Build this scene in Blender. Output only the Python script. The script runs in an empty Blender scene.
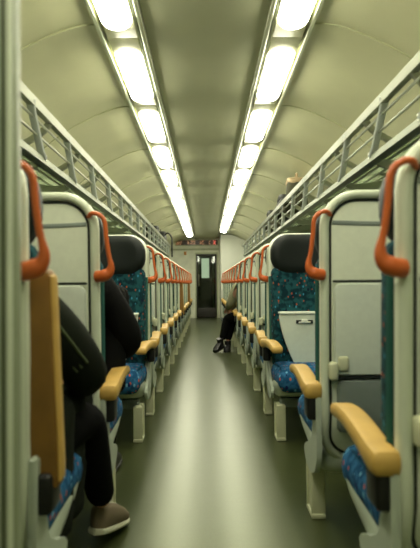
import bpy, bmesh, math, random
from mathutils import Vector, Matrix
random.seed(7)
C = bpy.context.scene.collection
SC = bpy.context.scene
PI = math.pi

# ------------------------------------------------------------------ camera, world, exposure
cam = bpy.data.cameras.new('camera')
camo = bpy.data.objects.new('camera', cam); C.objects.link(camo)
cam.sensor_fit = 'VERTICAL'; cam.sensor_height = 36; cam.sensor_width = 36
cam.lens = 36 * 533 / 548
camo.location = (-0.015, 0, 1.0)
camo.rotation_euler = (PI/2 + math.atan(10/533), 0, -math.atan(4/533))
camo.rotation_euler = (camo.rotation_euler.to_matrix() @ Matrix.Rotation(math.radians(-0.5), 3, 'Z')).to_euler()
cam.clip_start = 0.02
cam.dof.use_dof = True; cam.dof.focus_distance = 5.0; cam.dof.aperture_fstop = 3.2
SC.camera = camo
w = bpy.data.worlds.new('night'); SC.world = w; w.use_nodes = True
w.node_tree.nodes['Background'].inputs[0].default_value = (0.05, 0.08, 0.16, 1)
w.node_tree.nodes['Background'].inputs[1].default_value = 0.15
SC.view_settings.view_transform = 'Standard'; SC.view_settings.look = 'None'
SC.view_settings.gamma = 1.0; SC.view_settings.use_curve_mapping = False
SC.view_settings.exposure = 0.0
LAMP = 25.0
LAMP_COLOR = (1.0, 0.97, 0.76)

# ------------------------------------------------------------------ materials
def s2l(c):
    return tuple(((v/255)/12.92 if v/255 <= 0.04045 else ((v/255+0.055)/1.055)**2.4) for v in c) + (1,)

def mat(name, rgb, rough=0.5, metal=0.0, spec=0.5, noise=None, bump=None, coat=0.0):
    """noise = (scale, amount) darkens/lightens; bump = (scale, strength)"""
    m = bpy.data.materials.new(name); m.use_nodes = True
    nt = m.node_tree; b = nt.nodes['Principled BSDF']
    col = s2l(rgb)
    b.inputs['Base Color'].default_value = col
    b.inputs['Roughness'].default_value = rough
    b.inputs['Metallic'].default_value = metal
    b.inputs['Specular IOR Level'].default_value = spec
    b.inputs['Coat Weight'].default_value = coat
    tc = nt.nodes.new('ShaderNodeTexCoord')
    if noise is None: noise = (6, 0.08)
    n = nt.nodes.new('ShaderNodeTexNoise'); n.inputs['Scale'].default_value = noise[0]
    n.inputs['Detail'].default_value = 4
    nt.links.new(tc.outputs['Object'], n.inputs['Vector'])
    r = nt.nodes.new('ShaderNodeValToRGB')
    a = noise[1]
    r.color_ramp.elements[0].position = 0.3; r.color_ramp.elements[1].position = 0.7
    r.color_ramp.elements[0].color = tuple(v*(1-a) for v in col[:3]) + (1,)
    r.color_ramp.elements[1].color = tuple(min(1, v*(1+a)) for v in col[:3]) + (1,)
    nt.links.new(n.outputs['Fac'], r.inputs['Fac']); nt.links.new(r.outputs['Color'], b.inputs['Base Color'])
    if bump:
        n2 = nt.nodes.new('ShaderNodeTexNoise'); n2.inputs['Scale'].default_value = bump[0]
        nt.links.new(tc.outputs['Object'], n2.inputs['Vector'])
        bp = nt.nodes.new('ShaderNodeBump'); bp.inputs['Strength'].default_value = bump[1]
        bp.inputs['Distance'].default_value = 0.01
        nt.links.new(n2.outputs['Fac'], bp.inputs['Height']); nt.links.new(bp.outputs['Normal'], b.inputs['Normal'])
    return m

def emit(name, rgb, strength):
    m = bpy.data.materials.new(name); m.use_nodes = True
    nt = m.node_tree; b = nt.nodes['Principled BSDF']
    b.inputs['Base Color'].default_value = (0.8, 0.8, 0.75, 1)
    b.inputs['Emission Color'].default_value = tuple(rgb) + (1,)
    b.inputs['Emission Strength'].default_value = strength
    return m

def fabric(name, base, dark, specks):
    m = bpy.data.materials.new(name); m.use_nodes = True
    nt = m.node_tree; b = nt.nodes['Principled BSDF']
    b.inputs['Roughness'].default_value = 0.95; b.inputs['Specular IOR Level'].default_value = 0.15
    tc = nt.nodes.new('ShaderNodeTexCoord')
    n = nt.nodes.new('ShaderNodeTexNoise'); n.inputs['Scale'].default_value = 28
    nt.links.new(tc.outputs['Object'], n.inputs['Vector'])
    r = nt.nodes.new('ShaderNodeValToRGB')
    r.color_ramp.elements[0].position = 0.42; r.color_ramp.elements[0].color = s2l(dark)
    r.color_ramp.elements[1].position = 0.58; r.color_ramp.elements[1].color = s2l(base)
    nt.links.new(n.outputs['Fac'], r.inputs['Fac'])
    last = r.outputs['Color']
    for i, (c, sc, th) in enumerate(specks):
        v = nt.nodes.new('ShaderNodeTexVoronoi'); v.inputs['Scale'].default_value = sc
        mp = nt.nodes.new('ShaderNodeMapping'); mp.inputs['Location'].default_value = (i*3.1, i*1.7, i*2.3)
        mp.inputs['Scale'].default_value = (1.0, 1.0, 0.6)
        nt.links.new(tc.outputs['Object'], mp.inputs['Vector']); nt.links.new(mp.outputs['Vector'], v.inputs['Vector'])
        lt = nt.nodes.new('ShaderNodeMath'); lt.operation = 'LESS_THAN'; lt.inputs[1].default_value = th
        nt.links.new(v.outputs['Distance'], lt.inputs[0])
        mx = nt.nodes.new('ShaderNodeMixRGB'); mx.inputs['Color2'].default_value = s2l(c)
        nt.links.new(lt.outputs[0], mx.inputs['Fac']); nt.links.new(last, mx.inputs['Color1'])
        last = mx.outputs['Color']
    nt.links.new(last, b.inputs['Base Color'])
    return m

def glass(name, tint, gloss=0.12):
    m = bpy.data.materials.new(name); m.use_nodes = True
    nt = m.node_tree
    for n in list(nt.nodes): nt.nodes.remove(n)
    o = nt.nodes.new('ShaderNodeOutputMaterial')
    t = nt.nodes.new('ShaderNodeBsdfTransparent'); t.inputs[0].default_value = tuple(tint) + (1,)
    g = nt.nodes.new('ShaderNodeBsdfGlossy'); g.inputs['Roughness'].default_value = 0.04
    f = nt.nodes.new('ShaderNodeFresnel'); f.inputs[0].default_value = 1.5
    ad = nt.nodes.new('ShaderNodeMath'); ad.operation = 'ADD'; ad.inputs[1].default_value = gloss*0.3
    nt.links.new(f.outputs[0], ad.inputs[0])
    mx = nt.nodes.new('ShaderNodeMixShader')
    nt.links.new(ad.outputs[0], mx.inputs[0]); nt.links.new(t.outputs[0], mx.inputs[1]); nt.links.new(g.outputs[0], mx.inputs[2])
    nt.links.new(mx.outputs[0], o.inputs[0])
    return m

M = dict(
    floor=mat('olive_linoleum', (56, 62, 36), 0.30, noise=(90, 0.16), spec=0.75, bump=(7, 0.06)),
    ceiling=mat('satin_ceiling_panel', (192, 192, 154), 0.36, noise=(3, 0.05), spec=0.5, bump=(1.6, 0.25)),
    ceiling_mid=mat('matt_ceiling_panel', (178, 180, 148), 0.6, noise=(3, 0.04)),
    seam=mat('ceiling_seam', (176, 177, 140), 0.6),
    trough=mat('pale_lamp_trough', (200, 202, 160), 0.45),
    chrome=mat('brushed_aluminium', (176, 180, 158), 0.3, metal=0.85),
    wall=mat('wall_laminate', (184, 190, 164), 0.5),
    endwall=mat('end_wall_laminate', (240, 242, 220), 0.5),
    white=mat('white_laminate', (235, 238, 222), 0.45, noise=(4, 0.02)),
    post=mat('post_paint', (142, 152, 122), 0.4),
    groove=mat('post_groove', (78, 86, 64), 0.6),
    shell=mat('pale_grey_shell', (222, 228, 206), 0.42, noise=(40, 0.03)),
    rim=mat('grey_green_rim', (200, 208, 184), 0.35),
    tray=mat('pale_grey_tray', (214, 222, 206), 0.4, noise=(40, 0.03)),
    pocket=mat('dark_grey_pocket', (126, 136, 128), 0.5),
    gap=mat('dark_rubber', (26, 34, 28), 0.7),
    headrest=mat('black_green_leatherette', (14, 22, 18), 0.6, spec=0.3),
    pan=mat('pale_seat_pan', (176, 186, 168), 0.4),
    leg=mat('cream_leg', (200, 202, 168), 0.45),
    orange=mat('orange_plastic', (196, 96, 42), 0.38, noise=(10, 0.06)),
    yellow=mat('yellow_armrest', (190, 154, 78), 0.5, noise=(14, 0.08)),
    brown=mat('shaded_brown_armrest', (128, 92, 34), 0.55, noise=(14, 0.12)),  # shade painted into the armrest colour, for the raised armrests only
    rail=mat('rack_lower_rail', (118, 124, 102), 0.5, metal=0.3),
    black=mat('black_plastic', (16, 17, 15), 0.45),
    fabric=fabric('blue_moquette', (32, 78, 84), (14, 44, 52), [((176, 84, 48), 38, 0.17), ((54, 130, 160), 30, 0.16), ((20, 24, 50), 24, 0.16)]),
    seatfab=fabric('bright_blue_moquette', (48, 104, 146), (28, 74, 112), [((196, 96, 70), 34, 0.20), ((110, 170, 200), 28, 0.18), ((26, 40, 90), 22, 0.2)]),
    sidefab=mat('teal_piping', (30, 84, 76), 0.8),
    rackmetal=mat('rack_metal', (170, 174, 156), 0.3, metal=0.6),
    strut=mat('rack_strut', (214, 220, 216), 0.35),
    skin=mat('skin', (190, 140, 110), 0.55),
    hair=mat('dark_hair', (30, 22, 16), 0.7, noise=(60, 0.4)),
    coat=mat('black_coat', (9, 10, 9), 0.9, spec=0.15, bump=(14, 0.5)),
    jacket=mat('dark_green_jacket', (26, 31, 22), 0.9, spec=0.15, bump=(14, 0.5)),
    stripe=mat('olive_sleeve_stripe', (84, 94, 66), 0.9, spec=0.15),
    trousers=mat('black_trousers', (8, 9, 9), 0.9, spec=0.12, bump=(16, 0.4)),
    greycoat=mat('grey_olive_coat', (124, 124, 98), 0.9, spec=0.15, bump=(14, 0.4)),
    shoe=mat('taupe_suede', (116, 104, 82), 0.9),
    sole=mat('pale_rubber_sole', (196, 196, 170), 0.6),
    boot=mat('black_boot_leather', (18, 17, 18), 0.4),
    doorframe=mat('pale_green_door_frame', (196, 202, 168), 0.4),
    doorleaf=mat('dark_door_leaf', (34, 32, 24), 0.5),
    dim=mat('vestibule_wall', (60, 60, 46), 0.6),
    bag_olive=mat('olive_canvas', (58, 58, 40), 0.9),
    bag_dark=mat('dark_nylon', (26, 28, 22), 0.7),
    bag_beige=mat('beige_webbing', (170, 150, 116), 0.8),
    amber=emit('amber_display_diode', (1.0, 0.30, 0.05), 0.55),
    red=emit('red_display_diode', (1.0, 0.04, 0.03), 1.0),
    sign=mat('dark_sign_glass', (50, 30, 18), 0.25),
    sticker=mat('orange_sticker', (210, 140, 50), 0.5),
    lamp=emit('lamp_diffuser', LAMP_COLOR, LAMP),
    lampend=mat('lamp_end_diffuser', (214, 214, 176), 0.4),
    litpane=emit('lit_far_pane', (0.9, 1.0, 0.82), 1.1),
    glass=glass('night_window_glass', (0.55, 0.6, 0.6), 0.2),
    doorglass=glass('door_glass', (0.6, 0.66, 0.58), 0.02),
)

def frosted(name, rgb):
    m = bpy.data.materials.new(name); m.use_nodes = True; nt = m.node_tree
    for n in list(nt.nodes): nt.nodes.remove(n)
    o = nt.nodes.new('ShaderNodeOutputMaterial'); t = nt.nodes.new('ShaderNodeBsdfTransparent'); t.inputs[0].default_value = (.8, .86, .76, 1)
    l = nt.nodes.new('ShaderNodeBsdfTranslucent'); l.inputs[0].default_value = s2l(rgb)
    g = nt.nodes.new('ShaderNodeBsdfGlossy'); g.inputs['Roughness'].default_value = .12
    tc = nt.nodes.new('ShaderNodeTexCoord'); w_ = nt.nodes.new('ShaderNodeTexNoise'); w_.inputs['Scale'].default_value = 5
    nt.links.new(tc.outputs['Object'], w_.inputs['Vector'])
    a = nt.nodes.new('ShaderNodeMixShader'); b = nt.nodes.new('ShaderNodeMixShader'); b.inputs[0].default_value = .12
    nt.links.new(w_.outputs['Fac'], a.inputs[0]); nt.links.new(t.outputs[0], a.inputs[1]); nt.links.new(l.outputs[0], a.inputs[2])
    nt.links.new(a.outputs[0], b.inputs[1]); nt.links.new(g.outputs[0], b.inputs[2]); nt.links.new(b.outputs[0], o.inputs[0])
    return m
M['floor'].node_tree.nodes['Principled BSDF'].inputs['Specular Tint'].default_value = (.68, .80, .38, 1)
M['rackglass'] = frosted('rack_shelf_glass', (190, 200, 176))

# ------------------------------------------------------------------ mesh helpers
def obj(name, bm, m, parent=None, smooth=True, loc=None):
    bmesh.ops.recalc_face_normals(bm, faces=bm.faces[:])
    me = bpy.data.meshes.new(name); bm.to_mesh(me); bm.free()
    mats = m if isinstance(m, (list, tuple)) else [m]
    for k in mats: me.materials.append(k)
    if smooth:
        for p in me.polygons: p.use_smooth = True
        try: me.set_sharp_from_angle(angle=math.radians(38))
        except Exception: pass
    o = bpy.data.objects.new(name, me); C.objects.link(o)
    if parent: o.parent = parent
    if loc is not None: o.location = loc
    return o

def tag(o, label=None, cat=None, group=None, kind=None):
    if label: o['label'] = label
    if cat: o['category'] = cat
    if group: o['group'] = group
    if kind: o['kind'] = kind
    return o

def thing(name, loc, label, cat, group=None, rz=0):
    o = bpy.data.objects.new(name, None); C.objects.link(o)
    o.location = loc; o.rotation_euler = (0, 0, rz); o.empty_display_size = 0.1
    return tag(o, label, cat, group)

def struct(name, bm, m, **k):
    return tag(obj(name, bm, m, **k), kind='structure')

def box(bm, x0, x1, y0, y1, z0, z1, bev=0.0, mi=0):
    r = bmesh.ops.create_cube(bm, size=1)
    vs = r['verts']
    for v in vs:
        v.co = Vector(((x0+x1)/2 + v.co.x*(x1-x0), (y0+y1)/2 + v.co.y*(y1-y0), (z0+z1)/2 + v.co.z*(z1-z0)))
    fs = set(f for v in vs for f in v.link_faces)
    if bev:
        es = list(set(e for v in vs for e in v.link_edges))
        r2 = bmesh.ops.bevel(bm, geom=es, offset=bev, segments=3, profile=0.5, affect='EDGES')
        fs |= set(r2['faces'])
    for f in fs:
        if f.is_valid: f.material_index = mi
    return bm

def B(*a, **k):
    bm = bmesh.new(); box(bm, *a, **k); return bm

def catmull(pts, n):
    out = []
    P = [pts[0]] + list(pts) + [pts[-1]]
    for i in range(1, len(P)-2):
        for k in range(n):
            t = k/n
            out.append(tuple(0.5*((2*b) + (c-a)*t + (2*a-5*b+4*c-d)*t*t + (-a+3*b-3*c+d)*t**3)
                             for a, b, c, d in zip(P[i-1], P[i], P[i+1], P[i+2])))
    out.append(tuple(pts[-1]))
    return out

def tube(bm, pts, rad, seg=10, flat=1.0, up=(0, 1, 0), closed=False, mi=0):
    """sweep an ellipse (rad in the plane, rad*flat along 'up') along pts; rad may be list"""
    n = len(pts); rings = []
    up = Vector(up)
    P = [Vector(p) for p in pts]
    for i in range(n):
        if closed: t = P[(i+1) % n] - P[i-1]
        else: t = P[min(i+1, n-1)] - P[max(i-1, 0)]
        t.normalize()
        s = t.cross(up)
        if s.length < 1e-4: s = t.cross(Vector((1, 0, 0.01)))
        s.normalize(); u = s.cross(t).normalized()
        r = rad[i] if isinstance(rad, (list, tuple)) else rad
        rings.append([bm.verts.new(P[i] + s*(math.cos(2*PI*k/seg)*r) + u*(math.sin(2*PI*k/seg)*r*flat)) for k in range(seg)])
    for i in range(n if closed else n-1):
        a, b = rings[i], rings[(i+1) % n]
        for k in range(seg):
            f = bm.faces.new((a[k], a[(k+1) % seg], b[(k+1) % seg], b[k])); f.material_index = mi
    if not closed:
        bm.faces.new(rings[0]).material_index = mi; bm.faces.new(rings[-1][::-1]).material_index = mi
    return bm

def prism(bm, poly, x0, x1, axis='x', mi=0):
    """extrude closed polygon; poly in (y,z) for axis x, (x,z) for axis y, (x,y) for axis z"""
    def P(a, p):
        if axis == 'x': return (a, p[0], p[1])
        if axis == 'y': return (p[0], a, p[1])
        return (p[0], p[1], a)
    A = [bm.verts.new(P(x0, p)) for p in poly]; Bv = [bm.verts.new(P(x1, p)) for p in poly]
    n = len(poly)
    fs = [bm.faces.new(A), bm.faces.new(Bv[::-1])]
    for i in range(n): fs.append(bm.faces.new((A[i], A[(i+1) % n], Bv[(i+1) % n], Bv[i])))
    for f in fs: f.material_index = mi
    return bm

def pillow(a0, a1, b0, b1, r, T, bev, fmap, na=16, nb=22, taper=None):
    """soft rounded slab: (a,b) rounded rectangle, thickness T along c, edges rounded over bev. fmap(a,b,c)->xyz"""
    bm = bmesh.new()
    ha, hb = (a1-a0)/2, (b1-b0)/2; ca, cb = (a0+a1)/2, (b0+b1)/2
    def cl(n):
        L = []
        for i in range(n+1):
            t = -1 + 2*i/n
            L.append(math.copysign(1-(1-abs(t))**1.7, t) if False else math.sin(t*PI/2))
        return L
    A, Bq = cl(na), cl(nb)
    def sdf(x, y):
        qx, qy = abs(x)-ha+r, abs(y)-hb+r
        return -(math.hypot(max(qx, 0), max(qy, 0)) + min(max(qx, qy), 0) - r)
    top, bot = [], []
    for v in Bq:
        y = v*hb
        q = max(0, abs(y)-(hb-r))
        wd = ha - r + math.sqrt(max(0, r*r-q*q)) if q > 0 else ha
        wd = max(wd, ha-r+1e-4)
        rt, rb = [], []
        for u in A:
            x = u*wd
            d = max(0, sdf(x, y)); k = min(1, d/bev)
            th = T/2*math.sqrt(max(0, 1-(1-k)**2))
            if taper: th *= taper(ca+x, cb+y)
            rt.append(bm.verts.new(fmap(ca+x, cb+y, th))); rb.append(bm.verts.new(fmap(ca+x, cb+y, -th)))
        top.append(rt); bot.append(rb)
    for G in (top, bot):
        for i in range(nb):
            for j in range(na):
                bm.faces.new((G[i][j], G[i][j+1], G[i+1][j+1], G[i+1][j]))
    for i in range(nb):
        for j in (0, na):
            bm.faces.new((top[i][j], top[i+1][j], bot[i+1][j], bot[i][j]))
    for j in range(na):
        for i in (0, nb):
            bm.faces.new((top[i][j], top[i][j+1], bot[i][j+1], bot[i][j]))
    bmesh.ops.remove_doubles(bm, verts=bm.verts[:], dist=0.0004)
    return bm

def children(o): return [c for c in C.objects if c.parent == o]
KIDS = {}
def copy_tree(o, parent=None):
    c = o.copy(); C.objects.link(c)
    if parent: c.parent = parent
    for ch in KIDS_OF(o): copy_tree(ch, c)
    return c
def KIDS_OF(o):
    return list(o.children)

ORD = ['nearest', 'second', 'third', 'fourth', 'fifth', 'sixth', 'seventh', 'eighth', 'ninth', 'tenth', 'eleventh', 'twelfth', 'thirteenth', 'fourteenth', 'fifteenth', 'sixteenth']
SIDE = {-1: 'left', 1: 'right'}

# ------------------------------------------------------------------ setting
YB, YE = -1.2, 15.7
XW = 1.42
struct('floor', B(-XW-.1, XW+.1, YB-.1, YE+2.0, -.08, 0), M['floor'], smooth=False)

prof_side = [(.555, 2.335), (.62, 2.335), (.72, 2.312), (.845, 2.262), (1.0, 2.185), (1.14, 2.09), (1.26, 1.99), (1.36, 1.90), (1.43, 1.83)]
def ceiling():
    bm = bmesh.new()
    box(bm, -.32, .32, YB, YE, 2.335, 2.40, mi=1)
    for s in (-1, 1):
        P = [(s*x, z) for x, z in catmull(prof_side, 3)]
        outer = [(x+s*.02, z+.06) for x, z in P]
        prism(bm, P + outer[::-1], YB, YE, 'y', 0)
        box(bm, s*.32, s*.555, YB, YE, 2.385, 2.40, mi=1)
    return bm
struct('ceiling', ceiling(), [M['ceiling'], M['ceiling_mid']])

bm = bmesh.new()
y = 1.45 - 1.26*2
while y < YE:
    for s in (-1, 1):
        P = catmull([(s*x, y, z-.0015) for x, z in prof_side], 3)
        tube(bm, P, .006, 6, 0.5, up=(0, 1, 0))
    y += 1.26
struct('trim_1', bm, M['seam'])

WIN = [(-0.4, 0.5)] + [(0.82 + 1.72*k, 2.22 + 1.72*k) for k in range(8)]
for s in (-1, 1):
    bm = bmesh.new()
    x0, x1 = sorted((s*XW, s*(XW+.06)))
    box(bm, x0, x1, YB, YE, 0, .82); box(bm, x0, x1, YB, YE, 1.76, 1.86)
    e = YB
    for a, b in WIN:
        box(bm, x0, x1, e, a, .82, 1.76); e = b
    box(bm, x0, x1, e, YE, .82, 1.76)
    struct('wall_'+SIDE[s], bm, M['wall'], smooth=False)
    hx = s*(XW-.05)
    a0, a1 = sorted((hx, s*(XW+.0)))
    struct('trim_%d' % (2 if s < 0 else 3), B(a0, a1, YB, YE, .10, .22, bev=.012), M['pocket'])
    for i, (a, b) in enumerate(WIN):
        fr = bmesh.new()
        for (ya, yb, za, zb) in ((a-.03, a+.03, .79, 1.79), (b-.03, b+.03, .79, 1.79), (a, b, .79, .85), (a, b, 1.73, 1.79)):
            xx = sorted((s*(XW-.02), s*(XW+.03))); box(fr, xx[0], xx[1], ya, yb, za, zb, bev=.008)
        f = struct('window_%d' % (i+1+(len(WIN) if s > 0 else 0)), fr, M['pocket'])
        xx = sorted((s*(XW+.012), s*(XW+.022)))
        obj('window_pane', B(xx[0], xx[1], a+.02, b-.02, .84, 1.74), M['glass'], f, smooth=False)
struct('wall_back', B(-XW, XW, YB-.1, YB, 0, 2.4), M['wall'], smooth=False)

# end wall with doorway, header ledge
bm = bmesh.new()
DX = .335; DZ = 1.93
box(bm, -XW, -DX, YE, YE+.08, 0, 2.4); box(bm, DX, XW, YE, YE+.08, 0, 2.4); box(bm, -DX, DX, YE, YE+.08, DZ, 2.4)
struct('wall_front', bm, M['endwall'], smooth=False)
struct('trim_4', B(-1.05, .36, YE-.07, YE, 2.0, 2.045, bev=.008), M['doorframe'])
d = bmesh.new()
box(d, -DX, -DX+.035, YE-.03, YE+.05, 0, DZ, bev=.006); box(d, DX-.035, DX, YE-.03, YE+.05, 0, DZ, bev=.006)
box(d, -DX+.03, DX-.03, YE-.03, YE+.05, DZ-.05, DZ, bev=.006)
door = struct('door_1', d, M['doorframe'])
d = bmesh.new()
for a in ((-.30, -.255, .02, 1.88), (.255, .30, .02, 1.88), (-.255, .255, .02, .30), (-.255, .255, 1.82, 1.88), ):
    box(d, a[0], a[1], YE+.0, YE+.04, a[2], a[3], bev=.005)
leaf = obj('door_leaf', d, M['doorleaf'], door)
obj('door_glass', B(-.255, .255, YE+.015, YE+.025, .30, 1.82), M['doorglass'], leaf, smooth=False)
tube(d := bmesh.new(), catmull([(-.225, YE+.0, .95), (-.225, YE-.045, .98), (-.225, YE-.045, 1.25), (-.225, YE+.0, 1.28)], 5), .012, 8, up=(1, 0, 0))
obj('door_handle', d, M['chrome'], leaf)
# vestibule behind the door
bm = bmesh.new()
box(bm, -.9, -.85, YE+.08, YE+1.9, 0, 2.3); box(bm, .85, .9, YE+.08, YE+1.9, 0, 2.3)
box(bm, -.9, .9, YE+.08, YE+1.9, 2.25, 2.3)
struct('wall_vestibule', bm, M['dim'], smooth=False)
bm = bmesh.new()
box(bm, -.9, -.16, YE+1.9, YE+1.95, 0, 2.3); box(bm, .09, .9, YE+1.9, YE+1.95, 0, 2.3)
box(bm, -.16, .09, YE+1.9, YE+1.95, 0, 1.2); box(bm, -.16, .09, YE+1.9, YE+1.95, 1.85, 2.3)
far = struct('door_2', bm, M['doorleaf'], smooth=False)
obj('window_pane', B(-.16, .09, YE+1.92, YE+1.93, 1.2, 1.85), M['litpane'], far, smooth=False)
pole = bmesh.new(); box(pole, .19, .24, YE+1.0, YE+1.04, 0, 2.25, bev=.01)
tag(obj('grab_pole', pole, M['post']), 'pale vertical pole seen through the right half of the end door glass', 'pole')
cur = bmesh.new()
pts = [(-.33 + .012*i, YE+1.3 + .02*math.sin(i*1.6)) for i in range(15)]
prism(cur, pts + [(x, y+.008) for x, y in pts[::-1]], 1.25, 2.0, 'z')
box(cur, -.36, -.13, YE+1.285, YE+1.315, 2.0, 2.02); box(cur, -.25, -.24, YE+1.29, YE+1.31, 2.01, 2.25)
tag(obj('curtain', cur, M['post']), 'short grey-green hanging seen through the left half of the end door glass', 'curtain')

# white cabinet at the far right
cb = thing('equipment_cabinet', (.385, 14.25, 0), 'tall plain white cabinet wall past the end of the right-hand luggage rack', 'cabinet')
obj('cabinet_body', B(0, 1.0, 0, 1.42, 0, 2.19, bev=.01), M['white'], cb)
bm = bmesh.new(); prism(bm, [(.0, 2.19), (.15, 2.19), (.15, 2.325), (.0, 2.325)], 0, 1.42, 'y')
prism(bm, [(.15, 2.19), (.58, 2.19), (.43, 2.262), (.28, 2.315), (.15, 2.325)], 0, 1.42, 'y')
obj('cabinet_cornice', bm, M['white'], cb, smooth=False)
obj('cabinet_plinth', B(-.004, .99, -.008, .02, 0, .1), M['pocket'], cb, smooth=False)

# display board above the end door
sg = thing('display_board', (-.28, YE-.05, 2.13), 'long dark destination display with red and amber glow above the end door', 'sign')
obj('housing', B(-.64, .64, 0, .05, 0, .19, bev=.008), M['doorframe'], sg)
obj('screen', B(-.615, .615, -.004, .006, .02, .165), M['sign'], sg, smooth=False)
bm = bmesh.new(); bm2 = bmesh.new()
rr = random.Random(3)
for i in range(44):
    x = -.59 + i*.0262
    for j in range(6):
        z = .035 + j*.02
        zone = (x < -.45) or (-.28 < x < -.05) or (.08 < x < .22) or (.33 < x < .38)
        if x > .46: box(bm2, x, x+.017, -.008, -.004, z, z+.013)
        elif zone and rr.random() < .55: box(bm, x, x+.017, -.008, -.004, z, z+.013)
obj('amber_diodes', bm, M['amber'], sg, smooth=False); obj('red_diodes', bm2, M['red'], sg, smooth=False)
st = B(-.66, -.59, YE-.004, YE, 1.86, 1.96, bev=.0015)
tag(obj('notice_sticker', st, M['sticker']), 'small orange sticker on end wall below the display ledge, left of the door', 'sticker')

# ------------------------------------------------------------------ ceiling light strips
for s in (-1, 1):
    L = thing('light_channel', (s*.4375-.01, 0, 2.335), 'long pale metal channel holding the %s-hand row of ceiling lights' % SIDE[s], 'light fitting')
    y1 = 14.6 if s < 0 else 13.9
    bm = bmesh.new(); box(bm, -.118, .118, YB, y1, .02, .03); obj('reflector', bm, M['trough'], L, smooth=False)
    for e in (-1, 1):
        bm = bmesh.new(); a = sorted((e*.100, e*.124)); box(bm, a[0], a[1], YB, y1, -.022, .032, bev=.006)
        obj('edge_rail', bm, M['chrome'], L)
    e = -s
    bm = bmesh.new(); a = sorted((e*.082, e*.092)); box(bm, a[0], a[1], YB, y1, -.012, .02, bev=.002)
    obj('inner_strip', bm, M['chrome'], L)
proto = None; n = 0
for s in (-1, 1):
    k = 0
    yy = 2.82 - 1.06*3
    vis = 0
    while yy < (14.0 if s < 0 else 13.0):  # last left lamp is added past the strip's end to brighten the end wall
        if proto is None:
            proto = thing('ceiling_light', (0, 0, 0), 'x', 'light')
            dm = pillow(-.078, .078, -.395, .395, .075, .09, .05, lambda a, b, c: (a, b, c - .018), 10, 26)
            obj('diffuser', dm, M['lamp'], proto)
            obj('lamp_base', B(-.082, .082, -.53, .53, -.022, .012, bev=.006), M['lampend'], proto)
            o = proto
        else: o = copy_tree(proto)
        o.location = (s*.437-.01, yy+.53, 2.335)
        if yy + 1.06 < 2.2:
            o['label'] = 'glowing ceiling light of the %s-hand strip that lies above and behind the photographer' % SIDE[s]
            o['group'] = 'ceiling lights behind the camera on the ' + SIDE[s]
        else:
            o['label'] = ('%s glowing ceiling light of the %s-hand strip, counted from the camera' % (ORD[vis], SIDE[s])).replace('nearest glowing', 'nearest glowing')  # last left one is the added lamp past the strip's end
            o['group'] = 'ceiling lights of the %s-hand strip' % SIDE[s]; vis += 1
        yy += 1.06

# ------------------------------------------------------------------ luggage racks
for s in (-1, 1):
    R = thing('luggage_rack', (s*.785, 0, 1.6), 'long metal overhead luggage rack with slanted struts along the %s-hand side' % SIDE[s], 'luggage rack')
    y0, y1 = 1.02, 11.6
    X = lambda v: s*v
    bm = bmesh.new(); P = [(X(-.024), .235), (X(.016), .262), (X(.034), .24), (X(.016), .202), (X(-.014), .202)]
    prism(bm, P, y0, y1, 'y'); obj('top_rail', bm, M['rackmetal'], R)
    bm = bmesh.new(); P = [(X(.02), .0), (X(.06), -.008), (X(.07), .02), (X(.06), .036), (X(.025), .034)]
    prism(bm, P, y0, y1, 'y'); obj('lower_rail', bm, M['rail'], R)
    bm = bmesh.new()
    for q in range(6):
        xx = .15 + q*.085
        tube(bm, [(X(xx), y0, .035+.014*q), (X(xx), y1, .035+.014*q)], .0075, 8)
    tube(bm, [(X(.012), y0, .17), (X(.012), y1, .17)], .006, 8)
    tube(bm, [(X(.022), y0, .11), (X(.022), y1, .11)], .006, 8)
    obj('shelf_rods', bm, M['rackmetal'], R)
    bm = bmesh.new(); prism(bm, [(X(.08), .04), (X(.62), .125), (X(.62), .133), (X(.08), .048)], y0, y1, 'y'); obj('shelf_glass', bm, M['rackglass'], R, smooth=False)
    k = 0; yy = 1.1
    first = None
    while yy < 11.3:
        if first is None:
            bm = bmesh.new()
            tube(bm, [(0, 0, .225), (X(.01), .06, .19), (X(.028), .24, .06), (X(.035), .30, .03)], [.014, .011, .011, .014], 8, 1.7, up=(1, 0, 0))
            first = obj('strut', bm, M['strut'], R, loc=(0, yy, 0))
            bm = bmesh.new()
            P = catmull([(.02, .02), (.12, -.035), (.30, -.02), (.48, .03), (.635, .10)], 5)
            Q = catmull([(.02, .05), (.12, .01), (.30, .03), (.48, .075), (.635, .18)], 5)
            prism(bm, [(X(a), b) for a, b in P] + [(X(a), b) for a, b in Q[::-1]], -.012, .012, 'y')
            P = catmull([(X(.0), 0, .215), (X(.06), 0, .15), (X(.2), 0, .085), (X(.40), 0, .08)], 5)
            tube(bm, P, .019, 8, .7)
            br = obj('bracket', bm, M['rackmetal'], R, loc=(0, yy+.31, 0))
        else:
            c = first.copy(); C.objects.link(c); c.location = (0, yy, 0)
            if True:
                c = br.copy(); C.objects.link(c); c.location = (0, yy+.31, 0)
        yy += .62; k += 1

# ------------------------------------------------------------------ left foreground partition
pt = thing('partition', (-.338, .92, 0), 'grey-green upright partition edge close to the camera at the far left', 'partition')
obj('panel', B(-1.075, -.03, -.012, .012, .02, 1.83), M['wall'], pt, smooth=False)
bm = bmesh.new(); box(bm, -.085, 0, -.02, .02, 0, 2.325, bev=.008)
obj('post', bm, M['post'], pt)
bm = bmesh.new()
for x in (-.018, -.040, -.055): tube(bm, [(x, -.021, .01), (x, -.021, 2.31)], .003 if x != -.04 else .005, 6)
obj('groove', bm, M['groove'], pt)
bm = bmesh.new(); box(bm, -.012, -.002, -.026, -.018, .01, 2.31, bev=.003); box(bm, -.036, -.024, -.026, -.018, .01, 2.31, bev=.003)
obj('rib', bm, M['rim'], pt)

# ------------------------------------------------------------------ seats
def prof(z):
    y = -.045*(z-.65) if z > .65 else 0
    if z < .52: y += .9*(.52-z)**2*2.0
    return y

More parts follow.
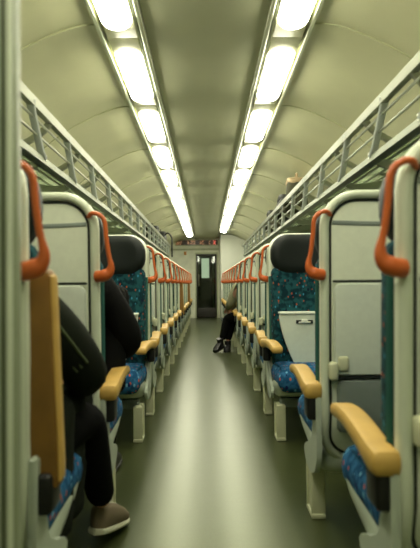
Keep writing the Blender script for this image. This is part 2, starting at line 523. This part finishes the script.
def make_seat(s, raised=False, panel=False, handle=True):
    """double seat facing +y, aisle edge at x=0, window side towards s*x"""
    root = thing('train_seat', (0, 0, 0), 'x', 'seat')
    fx = lambda v: s*v
    W = .455
    for i, o in enumerate((0.0, .478)):
        bm = pillow(o, o+W, .285, 1.352, .135, .05, .02, lambda a, b, c: (fx(a), .035+prof(b)+c, b), 18, 30)
        sh = obj('back_shell', bm, M['shell'], root)
        # rim
        def rr(x0, x1, z0, z1, r, n=7):
            L = []
            for (cx, cz, a0) in ((x1-r, z1-r, 0), (x0+r, z1-r, 90), (x0+r, z0+r, 180), (x1-r, z0+r, 270)):
                for q in range(n+1):
                    t = math.radians(a0 + 90*q/n); L.append((cx+r*math.cos(t), cz+r*math.sin(t)))
            out = []
            for q in range(len(L)):
                a, b = L[q], L[(q+1) % len(L)]
                m = max(1, int(math.hypot(a[0]-b[0], a[1]-b[1])/.06))
                for t in range(m): out.append((a[0]+(b[0]-a[0])*t/m, a[1]+(b[1]-a[1])*t/m))
            return out
        P = [(fx(a), .024+prof(b)-.018, b) for a, b in rr(o+.015, o+W-.015, .300, 1.338, .122)]
        obj('shell_rim', tube(bmesh.new(), P, .0165, 10, 0.9, closed=True), M['rim'], root)
        P = [(fx(a), .024+prof(b)-.0155, b) for a, b in rr(o+.036, o+W-.036, .322, 1.316, .102)]
        obj('shell_gap', tube(bmesh.new(), P, .005, 6, 0.8, closed=True), M['gap'], root)
        # shadow strip along the upper recess
        P = catmull([(fx(o+.045), .011+prof(1.24), 1.232), (fx(o+W/2), .010+prof(1.22), 1.226), (fx(o+W-.045), .011+prof(1.24), 1.232)], 8)
        obj('crease_shadow', tube(bmesh.new(), P, .009, 8, 0.5), M['pocket'], root)  # shadow along the upper recess, painted as a dark grey strip
        # folded tray
        bm = pillow(o+.046, o+W-.046, .645, 1.0, .03, .03, .008, lambda a, b, c: (fx(a), -.002+prof(b)+c, b), 12, 12)
        tr = obj('tray_table', bm, M['tray'], root)
        P = [(fx(o+.044), -.004+prof(1), 1.006), (fx(o+W-.044), -.004+prof(1), 1.006)]
        obj('tray_gap', tube(bmesh.new(), P, .005, 6), M['gap'], tr)
        P = catmull([(fx(o+.044), -.006, .634), (fx(o+.15), -.008, .640), (fx(o+W-.15), -.008, .640), (fx(o+W-.044), -.006, .634)], 6)
        obj('tray_gap', tube(bmesh.new(), P, .006, 6), M['gap'], tr)
        bm = bmesh.new(); box(bm, *sorted((fx(o+.285), fx(o+.305))), -.034, -.014, .955, 1.012, bev=.006)
        box(bm, *sorted((fx(o+.265), fx(o+.31))), -.028, -.014, 1.0, 1.014, bev=.004)
        obj('latch', bm, M['pocket'], tr)
        bm = bmesh.new(); box(bm, *sorted((fx(o+.024), fx(o+.058))), -.042, .0, .63, .70, bev=.012)
        box(bm, *sorted((fx(o+.06), fx(o+.10))), -.03, .0, .665, .72, bev=.008)
        obj('tray_hinge', bm, M['leg'], tr)
        # pocket
        bm = pillow(o+.058, o+W-.058, .42, .63, .03, .03, .012, lambda a, b, c: (fx(a), .001+prof(b)+c, b), 10, 10)
        obj('pocket', bm, M['pocket'], root)
        P = catmull([(fx(o+.06), -.006+prof(.41), .412), (fx(o+W-.06), -.006+prof(.41), .412)], 6)
        # backrest & headrest
        def lumbar(b): return .018*math.sin((b-.42)/(.7)*PI)
        bm = pillow(o+.004, o+W-.004, .42, 1.115, .05, .09, .035,
                    lambda a, b, c: (fx(a), .105+prof(b)+c*(1+.25*math.sin((b-.42)/.7*PI)) + (0.03*((a-o-W/2)/(W/2))**2 if c > 0 else 0), b), 16, 20)
        br_ = obj('backrest', bm, M['fabric'], root)
        bm = bmesh.new(); P = [(fx(o+.004), .075+prof(z/20), z/20) for z in range(10, 22)]
        tube(bm, P, .012, 8); obj('piping', bm, M['sidefab'], br_)
        bm = pillow(o+.002, o+W-.002, 1.06, 1.338, .125, .12, .05,
                    lambda a, b, c: (fx(a), .115+prof(b)+c + (0.035*((a-o-W/2)/(W/2))**2 if c > 0 else 0), b), 16, 14)
        obj('headrest', bm, M['headrest'], root)
        bm = pillow(o-.008, o+W-.004, .10, .555, .05, .14, .045,
                    lambda a, b, c: (fx(a), b, .405+c-.02*((b-.1)/.45)**3+.02*((b-.1)/.45)), 14, 16)
        obj('seat_cushion', bm, M['seatfab'], root)
        bm = pillow(o-.006, o+W-.0, .07, .53, .07, .15, .07,
                    lambda a, b, c: (fx(a), b, .30+c+.10*max(0, (b-.1)/.45)), 12, 14)
        obj('seat_pan', bm, M['pan'], root)
    # side frame blade
    def blade(x0, x1):
        P = catmull([(.0, .60), (.05, .60), (.075, .52), (.085, .42), (.13, .36), (.20, .335), (.27, .30), (.24, .255), (.16, .235), (.08, .245), (.01, .30), (-.005, .42)], 4)
        bm = bmesh.new(); prism(bm, P, fx(x0), fx(x1), 'x'); return bm
    bm = blade(-.022, -.002)
    bmesh.ops.bevel(bm, geom=[e for e in bm.edges if abs(e.verts[0].co.x-e.verts[1].co.x) < 1e-5], offset=.005, segments=2, affect='EDGES')
    obj('side_frame', bm, M['pan'], root)
    obj('side_frame', blade(.935, .95), M['pan'], root)
    obj('support_beam', B(*sorted((fx(.03), fx(.93))), .24, .30, .20, .26, bev=.01), M['pocket'], root)
    for lx in (.0, .86):
        bm = bmesh.new()
        a = sorted((fx(lx), fx(lx+.06)))
        c = sorted((fx(lx+.008), fx(lx+.052)))
        box(bm, a[0], a[1], .225, .245, 0, .225, bev=.006); box(bm, a[0], a[1], .33, .35, 0, .225, bev=.006)
        box(bm, c[0], c[1], .24, .335, .02, .225)
        box(bm, a[0], a[1], .22, .355, 0, .022, bev=.005)
        obj('leg', bm, M['leg'], root)
    # armrest: local origin at the pivot
    bm = pillow(-.066, .006, -.062, .455, .016, .056, .010,
                lambda a, b, c: (fx(a + .02*max(0, b)/.45), b, c + (.030*math.sin(max(0, b)/.455*PI*.62) - .02*(max(0, b)/.455)**3)*(.25 if raised else 1)), 10, 24,
                taper=lambda a, b: 1.0 - (.1 if raised else .3)*max(0, b)/.455)
    ar = obj('armrest', bm, M['brown'] if raised else M['yellow'], root, loc=(0, .055, .585))  # raised one gets the brown tone with painted-in shade
    if raised:
        bm = pillow(-.069, -.058, -.05, .445, .005, .05, .004, lambda a, b, c: (fx(a + .02*max(0, b)/.45), b, c), 4, 12)
        obj('armrest_edge', bm, M['yellow'], ar)
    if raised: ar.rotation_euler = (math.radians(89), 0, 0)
    bm = bmesh.new(); box(bm, *sorted((fx(-.052), fx(-.004))), .01, .10, .47, .565, bev=.012)
    tube(bm, [(fx(-.045), .055, .575), (fx(.0), .055, .575)], .026, 12)
    obj('armrest_bracket', bm, M['black'], root)
    if handle:
        P = catmull([(.034, -.030, 1.258), (.018, -.048, 1.269), (-.008, -.052, 1.265), (-.030, -.050, 1.240), (-.036, -.046, 1.18),
                     (-.043, -.042, 1.12), (-.052, -.038, 1.072), (-.042, -.034, 1.046), (-.018, -.032, 1.034), (.006, -.022, 1.032)], 5)
        n = len(P)
        rad = []
        for q in range(n):
            t = q/(n-1)
            rad.append(.0085 + .0135*max(0, min(1, (t-.60)/.22)))
        bm = tube(bmesh.new(), [(fx(a), b, c) for a, b, c in P], rad, 12, .85)
        bmesh.ops.remove_doubles(bm, verts=bm.verts[:], dist=.0002)
        obj('grab_handle', bm, M['orange'], root)
    if panel:
        P = catmull([(.045, .80), (.043, .77), (.055, .70), (.085, .60), (.13, .49), (.16, .455)], 5) + [(.44, .455), (.44, .80)]
        bm = bmesh.new(); prism(bm, [(fx(a), b) for a, b in P], .205, .235, 'y')
        bmesh.ops.bevel(bm, geom=[e for e in bm.edges if abs(e.verts[0].co.y-e.verts[1].co.y) < 1e-5], offset=.006, segments=2, affect='EDGES')
        box(bm, *sorted((fx(.04), fx(.44))), .16, .245, .795, .812, bev=.006)
        fp = obj('folding_panel', bm, M['tray'], root)
        tag(fp, 'pale grey folded panel in front of the blue backrest')
        bm = B(*sorted((fx(.15), fx(.26))), .233, .242, .735, .758, bev=.003); obj('latch_slot', bm, M['black'], fp)
        bm = bmesh.new(); box(bm, *sorted((fx(.185), fx(.225))), .238, .252, .74, .765, bev=.005); box(bm, *sorted((fx(.165), fx(.245))), .238, .250, .737, .748, bev=.003)
        obj('latch', bm, M['white'], fp)
    return root

ROWS = [1.22, 2.05, 'R', 3.86, 4.73, 5.60, 6.47, 7.34, 8.21, 9.08, 9.95, 10.82]
for s in (-1, 1):
    base = make_seat(s); up = make_seat(s, raised=True); facing = make_seat(-s, panel=True, handle=False)
    used = set()
    rows = ROWS + [11.69, 12.56, 13.40]
    k = 0
    for r in rows:
        if r == 'R':
            o = facing; o.location = (s*.425, 3.745, 0); o.rotation_euler = (0, 0, PI)
            o['label'] = 'seat with black headrest and blue speckled backrest facing the camera on the %s' % SIDE[s]
            o['group'] = 'seats facing the camera'; continue
        src = up if (s < 0 and r in (1.22, 8.21, 11.69)) else base
        if src in used: o = copy_tree(src)
        else: o = src; used.add(src)
        o.location = (s*.425, r, 0)
        o['group'] = 'seats facing away on the %s of the aisle' % SIDE[s]
        if r == 1.22: l = ('nearest left seat, its yellow armrest folded upright' if s < 0 else 'nearest right seat, cut by the photo edge, with big yellow armrest')
        elif r == 2.05: l = ('seat with pale grey back in front of the black-coated passenger, second left row' if s < 0 else 'seat with large pale grey back and tray in second right row')
        elif r == 3.86: l = 'pale seat backed against the camera-facing seat on the %s' % SIDE[s]
        else: l = '%s pale seat beyond the camera-facing seat, %s side' % (ORD[k], SIDE[s])
        if src is up and r != 1.22: l += ', armrest folded up'
        o['label'] = l
        if r != 1.22 and r != 2.05: k += 1
    if up not in used:
        for c in [up] + list(up.children_recursive): bpy.data.objects.remove(c)

# ------------------------------------------------------------------ people
def skin(name, V, E, m, parent, root, sub=2):
    me = bpy.data.meshes.new(name); keys = list(V)
    me.from_pydata([V[k][0] for k in keys], [(keys.index(a), keys.index(b)) for a, b in E], [])
    o = bpy.data.objects.new(name, me); C.objects.link(o)
    mo = o.modifiers.new('skin', 'SKIN'); mo.use_smooth_shade = True
    for i, k in enumerate(keys):
        r = V[k][1]; r = r if isinstance(r, tuple) else (r, r)
        me.skin_vertices[0].data[i].radius = r
        me.skin_vertices[0].data[i].use_root = (k == root)
    sb = o.modifiers.new('sub', 'SUBSURF'); sb.levels = sub; sb.render_levels = sub
    bpy.context.view_layer.update()
    dg = bpy.context.evaluated_depsgraph_get()
    nm = bpy.data.meshes.new_from_object(o.evaluated_get(dg))
    nm.name = name
    o.modifiers.clear(); o.data = nm
    bpy.data.meshes.remove(me)
    nm.materials.clear(); nm.materials.append(m)
    for p in nm.polygons: p.use_smooth = True; p.material_index = 0
    o.parent = parent
    return o

def lerp(a, b, t): return tuple(a[i]+(b[i]-a[i])*t for i in range(3))

def shoe(parent, heel, toe, m_up, m_sole, name='shoe', h=.085, high=0.0):
    hv, tv = Vector(heel), Vector(toe); d = (tv-hv); L = d.length; f = d.normalized()
    side = f.cross(Vector((0, 0, 1))).normalized(); up = side.cross(f).normalized()
    def mp(a, b, c): return tuple(hv + side*a + f*b + up*c)
    def wid(b):
        t = b/L; return .036 + .012*math.sin(min(1, t*1.1)*PI*.75)
    def slab(z0, z1fn, grow):
        bm = bmesh.new(); n = 18; m = 14; rings = []
        for i in range(n+1):
            t = i/n; b = L*t
            wv = wid(b)*(math.sqrt(max(0.0, 1-((t-.5)/.5)**6)))**.8 + 1e-3 + grow
            top = z1fn(t); ring = []
            for q in range(m):
                a = 2*PI*q/m; cx, cz = math.cos(a), math.sin(a)
                px = math.copysign(abs(cx)**.6, cx)*wv; pz = (z0+top)/2 + math.copysign(abs(cz)**.7, cz)*(top-z0)/2
                ring.append(bm.verts.new(mp(px, b, pz)))
            rings.append(ring)
        for i in range(n):
            for q in range(m):
                bm.faces.new((rings[i][q], rings[i][(q+1) % m], rings[i+1][(q+1) % m], rings[i+1][q]))
        bm.faces.new(rings[0]); bm.faces.new(rings[-1][::-1])
        return bm
    u = slab(.012, lambda t: .045 + (h-.02)*max(0, 1-t*1.15)**.8 + .018*math.sin(t*PI), 0)
    o = obj(name, u, m_up, parent)
    obj('sole', slab(0, lambda t: .026, .005), m_sole, o)
    bm = bmesh.new()
    for i in range(4):
        t = .36+.09*i; z = .045 + (h-.02)*max(0, 1-t*1.15)**.8 + .018*math.sin(t*PI)
        tube(bm, [mp(-.022, L*t, z-.006), mp(0, L*t, z+.004), mp(.022, L*t, z-.006)], .0035, 6)
    obj('laces', bm, m_sole, o)
    if high:
        bm = bmesh.new(); tube(bm, [mp(0, .055, .05), mp(0, .05, .05+high)], [.045, .05], 14); obj('boot_shaft', bm, m_up, o)
    return o

def person(name, label, J, top, legs, footwear, fdir, stripes=False, group=None, boots=False, bulk=1.0, hem=None):
    """J: joints in world space. fdir: facing direction for the head"""
    root = thing('person', (J['pelvis'][0], J['pelvis'][1], 0), label, 'person')
    off = Vector(root.location)
    J = dict(J); J['head'] = (J['head'][0], J['head'][1], J['head'][2]-.035)
    J = {k: tuple(Vector(v)-off) for k, v in J.items()}
    F = Vector(fdir).normalized(); R = F.cross(Vector((0, 0, 1))).normalized()
    V = {}; E = []
    def add(k, co, r, frm=None):
        V[k] = (tuple(co), r)
        if frm: E.append((frm, k))
    add('pelvis', J['pelvis'], (.12, .10)); add('waist', lerp(J['pelvis'], J['chest'], .45), (.11, .09), 'pelvis')
    add('chest', J['chest'], (.13, .10), 'waist'); add('neckbase', J['neck'], .06, 'chest')
    head = Vector(J['head'])
    add('jaw', head + Vector((0, 0, -.085)) + F*.01, (.05, .055), 'neckbase')
    add('head', head, (.073, .09), 'jaw'); add('crown', head+Vector((0, 0, .07)) - F*.01, (.065, .08), 'head')
    for sd in ('r', 'l'):
        add('sh'+sd, J['sh'+sd], .055, 'chest'); add('el'+sd, J['el'+sd], .042, 'sh'+sd); add('wr'+sd, J['wr'+sd], .026, 'el'+sd)
        w, e = Vector(J['wr'+sd]), Vector(J['el'+sd]); d = (w-e).normalized()
        sgn = -1 if sd == 'r' else 1
        lat = d.cross(Vector((0, 0, 1))).normalized()
        palm = w + d*.055; add('pa'+sd, palm, (.030, .018), 'wr'+sd)
        for q, (la, le) in enumerate(((-.027, .075), (-.009, .088), (.010, .083), (.027, .066))):
            a = palm + d*.028 + lat*la
            add('f%d%s' % (q, sd), a, .0095, 'pa'+sd)
            b = a + d*le*.5 + Vector((0, 0, -.012)); add('g%d%s' % (q, sd), b, .0085, 'f%d%s' % (q, sd))
            c = b + d*le*.35 + Vector((0, 0, -.024)); add('h%d%s' % (q, sd), c, .007, 'g%d%s' % (q, sd))
        a = w + d*.03 + lat*(.034*sgn); add('t0'+sd, a, .011, 'wr'+sd)
        add('t1'+sd, a + d*.035 + lat*(.016*sgn) + Vector((0, 0, -.012)), .009, 't0'+sd)
        add('hp'+sd, J['hp'+sd], .08, 'pelvis'); add('kn'+sd, J['kn'+sd], .052, 'hp'+sd)
        add('ca'+sd, lerp(J['kn'+sd], J['an'+sd], .35), .05, 'kn'+sd); add('an'+sd, J['an'+sd], .034, 'ca'+sd)
    skin('body', V, E, M['skin'], root, 'pelvis')
    # face and hair
    bm = bmesh.new()
    def blob(c, r, sc=(1, 1, 1)):
        q = bmesh.ops.create_icosphere(bm, subdivisions=2, radius=r)['verts']
        for v in q: v.co = Vector((v.co.x*sc[0], v.co.y*sc[1], v.co.z*sc[2])) + c
    fc = head + F*.085
    blob(fc + Vector((0, 0, -.012)), .016, (1, 1, 1.5))
    for g in (-1, 1): blob(head + R*(g*.078) + Vector((0, 0, -.005)), .02, (.6, 1, 1.5))
    obj('nose_and_ears', bm, M['skin'], root)
    bm = bmesh.new()
    for g in (-1, 1): blob(head + F*.076 + R*(g*.032) + Vector((0, 0, .012)), .011)
    blob(head + F*.078 + Vector((0, 0, -.052)), .012, (1.6, 1.0, .4))
    obj('eyes_and_mouth', bm, M['hair'], root)
    bm = bmesh.new()
    q = bmesh.ops.create_uvsphere(bm, u_segments=28, v_segments=20, radius=1)['verts']
    kill = []
    for v in q:
        c = v.co.copy(); fwd, up = c.y, c.z
        if up < -.02 + max(0, fwd)*.75 - .55*max(0, -fwd): kill.append(v)
        r = 1 + .03*math.sin(c.x*17)*math.sin(c.z*13+c.y*9)
        v.co = head + R*(c.x*.087*r) + F*(c.y*.104*r - .010) + Vector((0, 0, c.z*.118*r + .035))
    bmesh.ops.delete(bm, geom=kill, context='VERTS')
    hr = obj('hair', bm, M['hair'], root)
    so = hr.modifiers.new('thick', 'SOLIDIFY'); so.thickness = .014; so.offset = -1
    # jacket
    V2 = {}; E2 = []; g = bulk
    def a2(k, co, r, frm=None):
        V2[k] = (tuple(co), r)
        if frm: E2.append((frm, k))
    a2('p', J['pelvis'], (.155, .13)); a2('w', lerp(J['pelvis'], J['chest'], .45), (.15, .125), 'p'); a2('c', J['chest'], (.165, .135), 'w')
    a2('n', lerp(J['chest'], J['neck'], 1.05), .078, 'c')
    for sd in ('r', 'l'):
        a2('s'+sd, J['sh'+sd], .078*g, 'c'); a2('m'+sd, lerp(J['sh'+sd], J['el'+sd], .55), .076*g, 's'+sd)
        a2('e'+sd, J['el'+sd], .066*g, 'm'+sd); a2('f'+sd, lerp(J['el'+sd], J['wr'+sd], .5), .058*g, 'e'+sd); a2('w'+sd, lerp(J['el'+sd], J['wr'+sd], .97), .040, 'f'+sd)
    jk = skin('jacket', V2, E2, top, root, 'p')
    if stripes:
        bm = bmesh.new()
        s0, e0 = Vector(J['shr']), Vector(J['elr'])
        for q, o in enumerate((.0, .03, .055)):
            pts = [s0 + (e0-s0)*t + Vector((.030-o*.55, -.090, .030-o*.5)) for t in (.05, .3, .6, .85)]
            tube(bm, catmull([tuple(p) for p in pts], 4), .005, 6)
        obj('sleeve_stripes', bm, M['stripe'], jk)
    if hem:
        (hx0, hx1, hy0, hy1, hz0, hz1) = hem
        bm = pillow(hy0, hy1, hz0, hz1, .08, hx1-hx0, (hx1-hx0)*.45,
                    lambda a, b, c: ((hx0+hx1)/2+c+.012*math.sin(a*42+b*6)-off.x, a+.10*(b-hz0)/(hz1-hz0)-.05-off.y, b), 18, 18)
        obj('coat_hem', bm, top, jk)
    V3 = {'p': (J['pelvis'], (.145, .12))}; E3 = []
    for sd in ('r', 'l'):
        for k, co, r, f in (('h', J['hp'+sd], .098, 'p'), ('t', lerp(J['hp'+sd], J['kn'+sd], .5), .088, 'h'), ('k', J['kn'+sd], .074, 't'),
                            ('c', lerp(J['kn'+sd], J['an'+sd], .4), .066, 'k'), ('a', lerp(J['kn'+sd], J['an'+sd], .96), .052, 'c')):
            V3[k+sd] = (co, r); E3.append((f if f == 'p' else f+sd, k+sd))
    skin('trousers', V3, E3, legs, root, 'p')
    for sd in ('r', 'l'):
        shoe(root, tuple(Vector(J['heel'+sd])), tuple(Vector(J['toe'+sd])), *footwear, high=(.10 if boots else 0), name='boot' if boots else 'shoe')
    return root

person('person', 'passenger in dark jacket and taupe shoes seated in the nearest left row', dict(
    pelvis=(-.70, 1.43, .53), chest=(-.68, 1.53, .84), neck=(-.70, 1.57, 1.02), head=(-.72, 1.61, 1.20),
    shr=(-.505, 1.55, .935), elr=(-.390, 1.74, .70), wrr=(-.50, 1.93, .66), shl=(-.86, 1.55, .935), ell=(-.92, 1.74, .70), wrl=(-.80, 1.93, .66),
    hpr=(-.60, 1.47, .50), knr=(-.435, 1.86, .545), anr=(-.415, 2.05, .16), hpl=(-.80, 1.47, .50), knl=(-.78, 1.86, .55), anl=(-.76, 2.06, .11),
    heelr=(-.445, 2.03, .055), toer=(-.375, 2.265, .004), heell=(-.76, 2.02, .0), toel=(-.76, 2.27, .0)),
    M['jacket'], M['trousers'], (M['shoe'], M['sole']), (0, 1, 0), stripes=True, bulk=1.12, hem=(-.54, -.43, 1.50, 1.92, .24, .66))
person('person', 'passenger in black coat with elbow over the armrest, second left row', dict(
    pelvis=(-.655, 2.36, .53), chest=(-.65, 2.41, .86), neck=(-.66, 2.42, 1.06), head=(-.67, 2.43, 1.24),
    shr=(-.485, 2.43, .985), elr=(-.372, 2.50, .725), wrr=(-.50, 2.72, .66), shl=(-.83, 2.43, .985), ell=(-.88, 2.52, .72), wrl=(-.76, 2.74, .66),
    hpr=(-.57, 2.40, .50), knr=(-.54, 2.78, .55), anr=(-.55, 2.86, .11), hpl=(-.74, 2.40, .50), knl=(-.76, 2.78, .55), anl=(-.76, 2.86, .11),
    heelr=(-.55, 2.80, 0), toer=(-.54, 3.06, 0), heell=(-.76, 2.80, 0), toel=(-.77, 3.06, 0)),
    M['coat'], M['trousers'], (M['boot'], M['black']), (0, 1, 0), bulk=1.2, hem=(-.50, -.40, 2.40, 2.62, .50, 1.0))
person('person', 'passenger in grey-olive coat and black boots with legs out in the aisle on the right', dict(
    pelvis=(.58, 7.67, .54), chest=(.50, 7.70, .82), neck=(.51, 7.71, 1.02), head=(.53, 7.71, 1.20),
    shr=(.50, 7.84, .94), elr=(.40, 7.98, .72), wrr=(.34, 7.97, .60), shl=(.405, 7.58, .93), ell=(.33, 7.60, .72), wrl=(.30, 7.84, .64),
    hpr=(.54, 7.76, .50), knr=(.38, 8.0, .52), anr=(.30, 7.98, .13), hpl=(.52, 7.70, .51), knl=(.30, 7.93, .50), anl=(.21, 7.90, .15),
    heelr=(.31, 8.01, 0), toer=(.27, 7.78, 0), heell=(.235, 7.92, .07), toel=(.10, 7.74, .0)),
    M['greycoat'], M['trousers'], (M['boot'], M['black']), (-.7, .7, 0), boots=True)

# ------------------------------------------------------------------ luggage
def bag(name, loc, size, m, label, cat, strap=M['bag_beige'], rz=0, flap=None):
    sx, sy, sz = size
    t = thing(name, loc, label, cat, rz=rz)
    bm = pillow(-sy/2, sy/2, 0, sz, min(sy, sz)*.3, sx, sx*.4, lambda a, b, c: (c*(1-.15*b/sz) + .01*math.sin(a*20), a*(1-.12*b/sz), b), 14, 14)
    obj('bag_body', bm, m, t)
    bm = pillow(-sy*.36, sy*.36, sz*.08, sz*.5, .05, sx*.3, .03, lambda a, b, c: (-sx*.46+c, a, b), 8, 8)
    obj('front_pocket', bm, m, t)
    bm = pillow(-sy*.42, sy*.42, -sx*.42, sx*.42, .05, .05, .02, lambda a, b, c: (b, a, sz*.97+c-.04*(abs(a)/(sy*.42))**2), 10, 8)
    obj('top_flap', bm, flap or strap, t)
    bm = bmesh.new()
    tube(bm, catmull([(0, -.05, sz*.97), (0, -.04, sz+.05), (0, .04, sz+.05), (0, .05, sz*.97)], 5), .008, 6)
    obj('carry_loop', bm, strap, t)
    return t
bag('backpack', (.93, 5.5, 1.70), (.24, .34, .38), M['bag_olive'], 'olive backpack with beige top standing on the right-hand luggage rack', 'bag', flap=M['bag_beige'])
bag('duffel_bag', (.98, 6.35, 1.715), (.28, .55, .33), M['bag_dark'], 'dark duffel bag lying behind the backpack on the right-hand rack', 'bag', strap=M['bag_dark'])
bag('duffel_bag', (.98, 7.5, 1.715), (.28, .5, .30), M['bag_olive'], 'olive bag lying farthest along the right-hand luggage rack', 'bag', strap=M['bag_dark'])
bag('duffel_bag', (-.98, 9.6, 1.715), (.28, .45, .33), M['bag_dark'], 'dark bag lying on the left-hand luggage rack', 'bag', strap=M['bag_dark'])
t = bag('backpack', (-.96, 11.1, 1.715), (.26, .34, .38), M['bag_dark'], 'dark backpack with dangling strap at the far end of the left-hand rack', 'bag', strap=M['bag_dark'])
bm = bmesh.new()
tube(bm, catmull([(.10, -.1, .30), (.17, -.14, .34), (.245, -.15, .24), (.25, -.16, .02), (.25, -.12, -.15)], 6), .016, 8)
obj('strap', bm, M['bag_dark'], t)
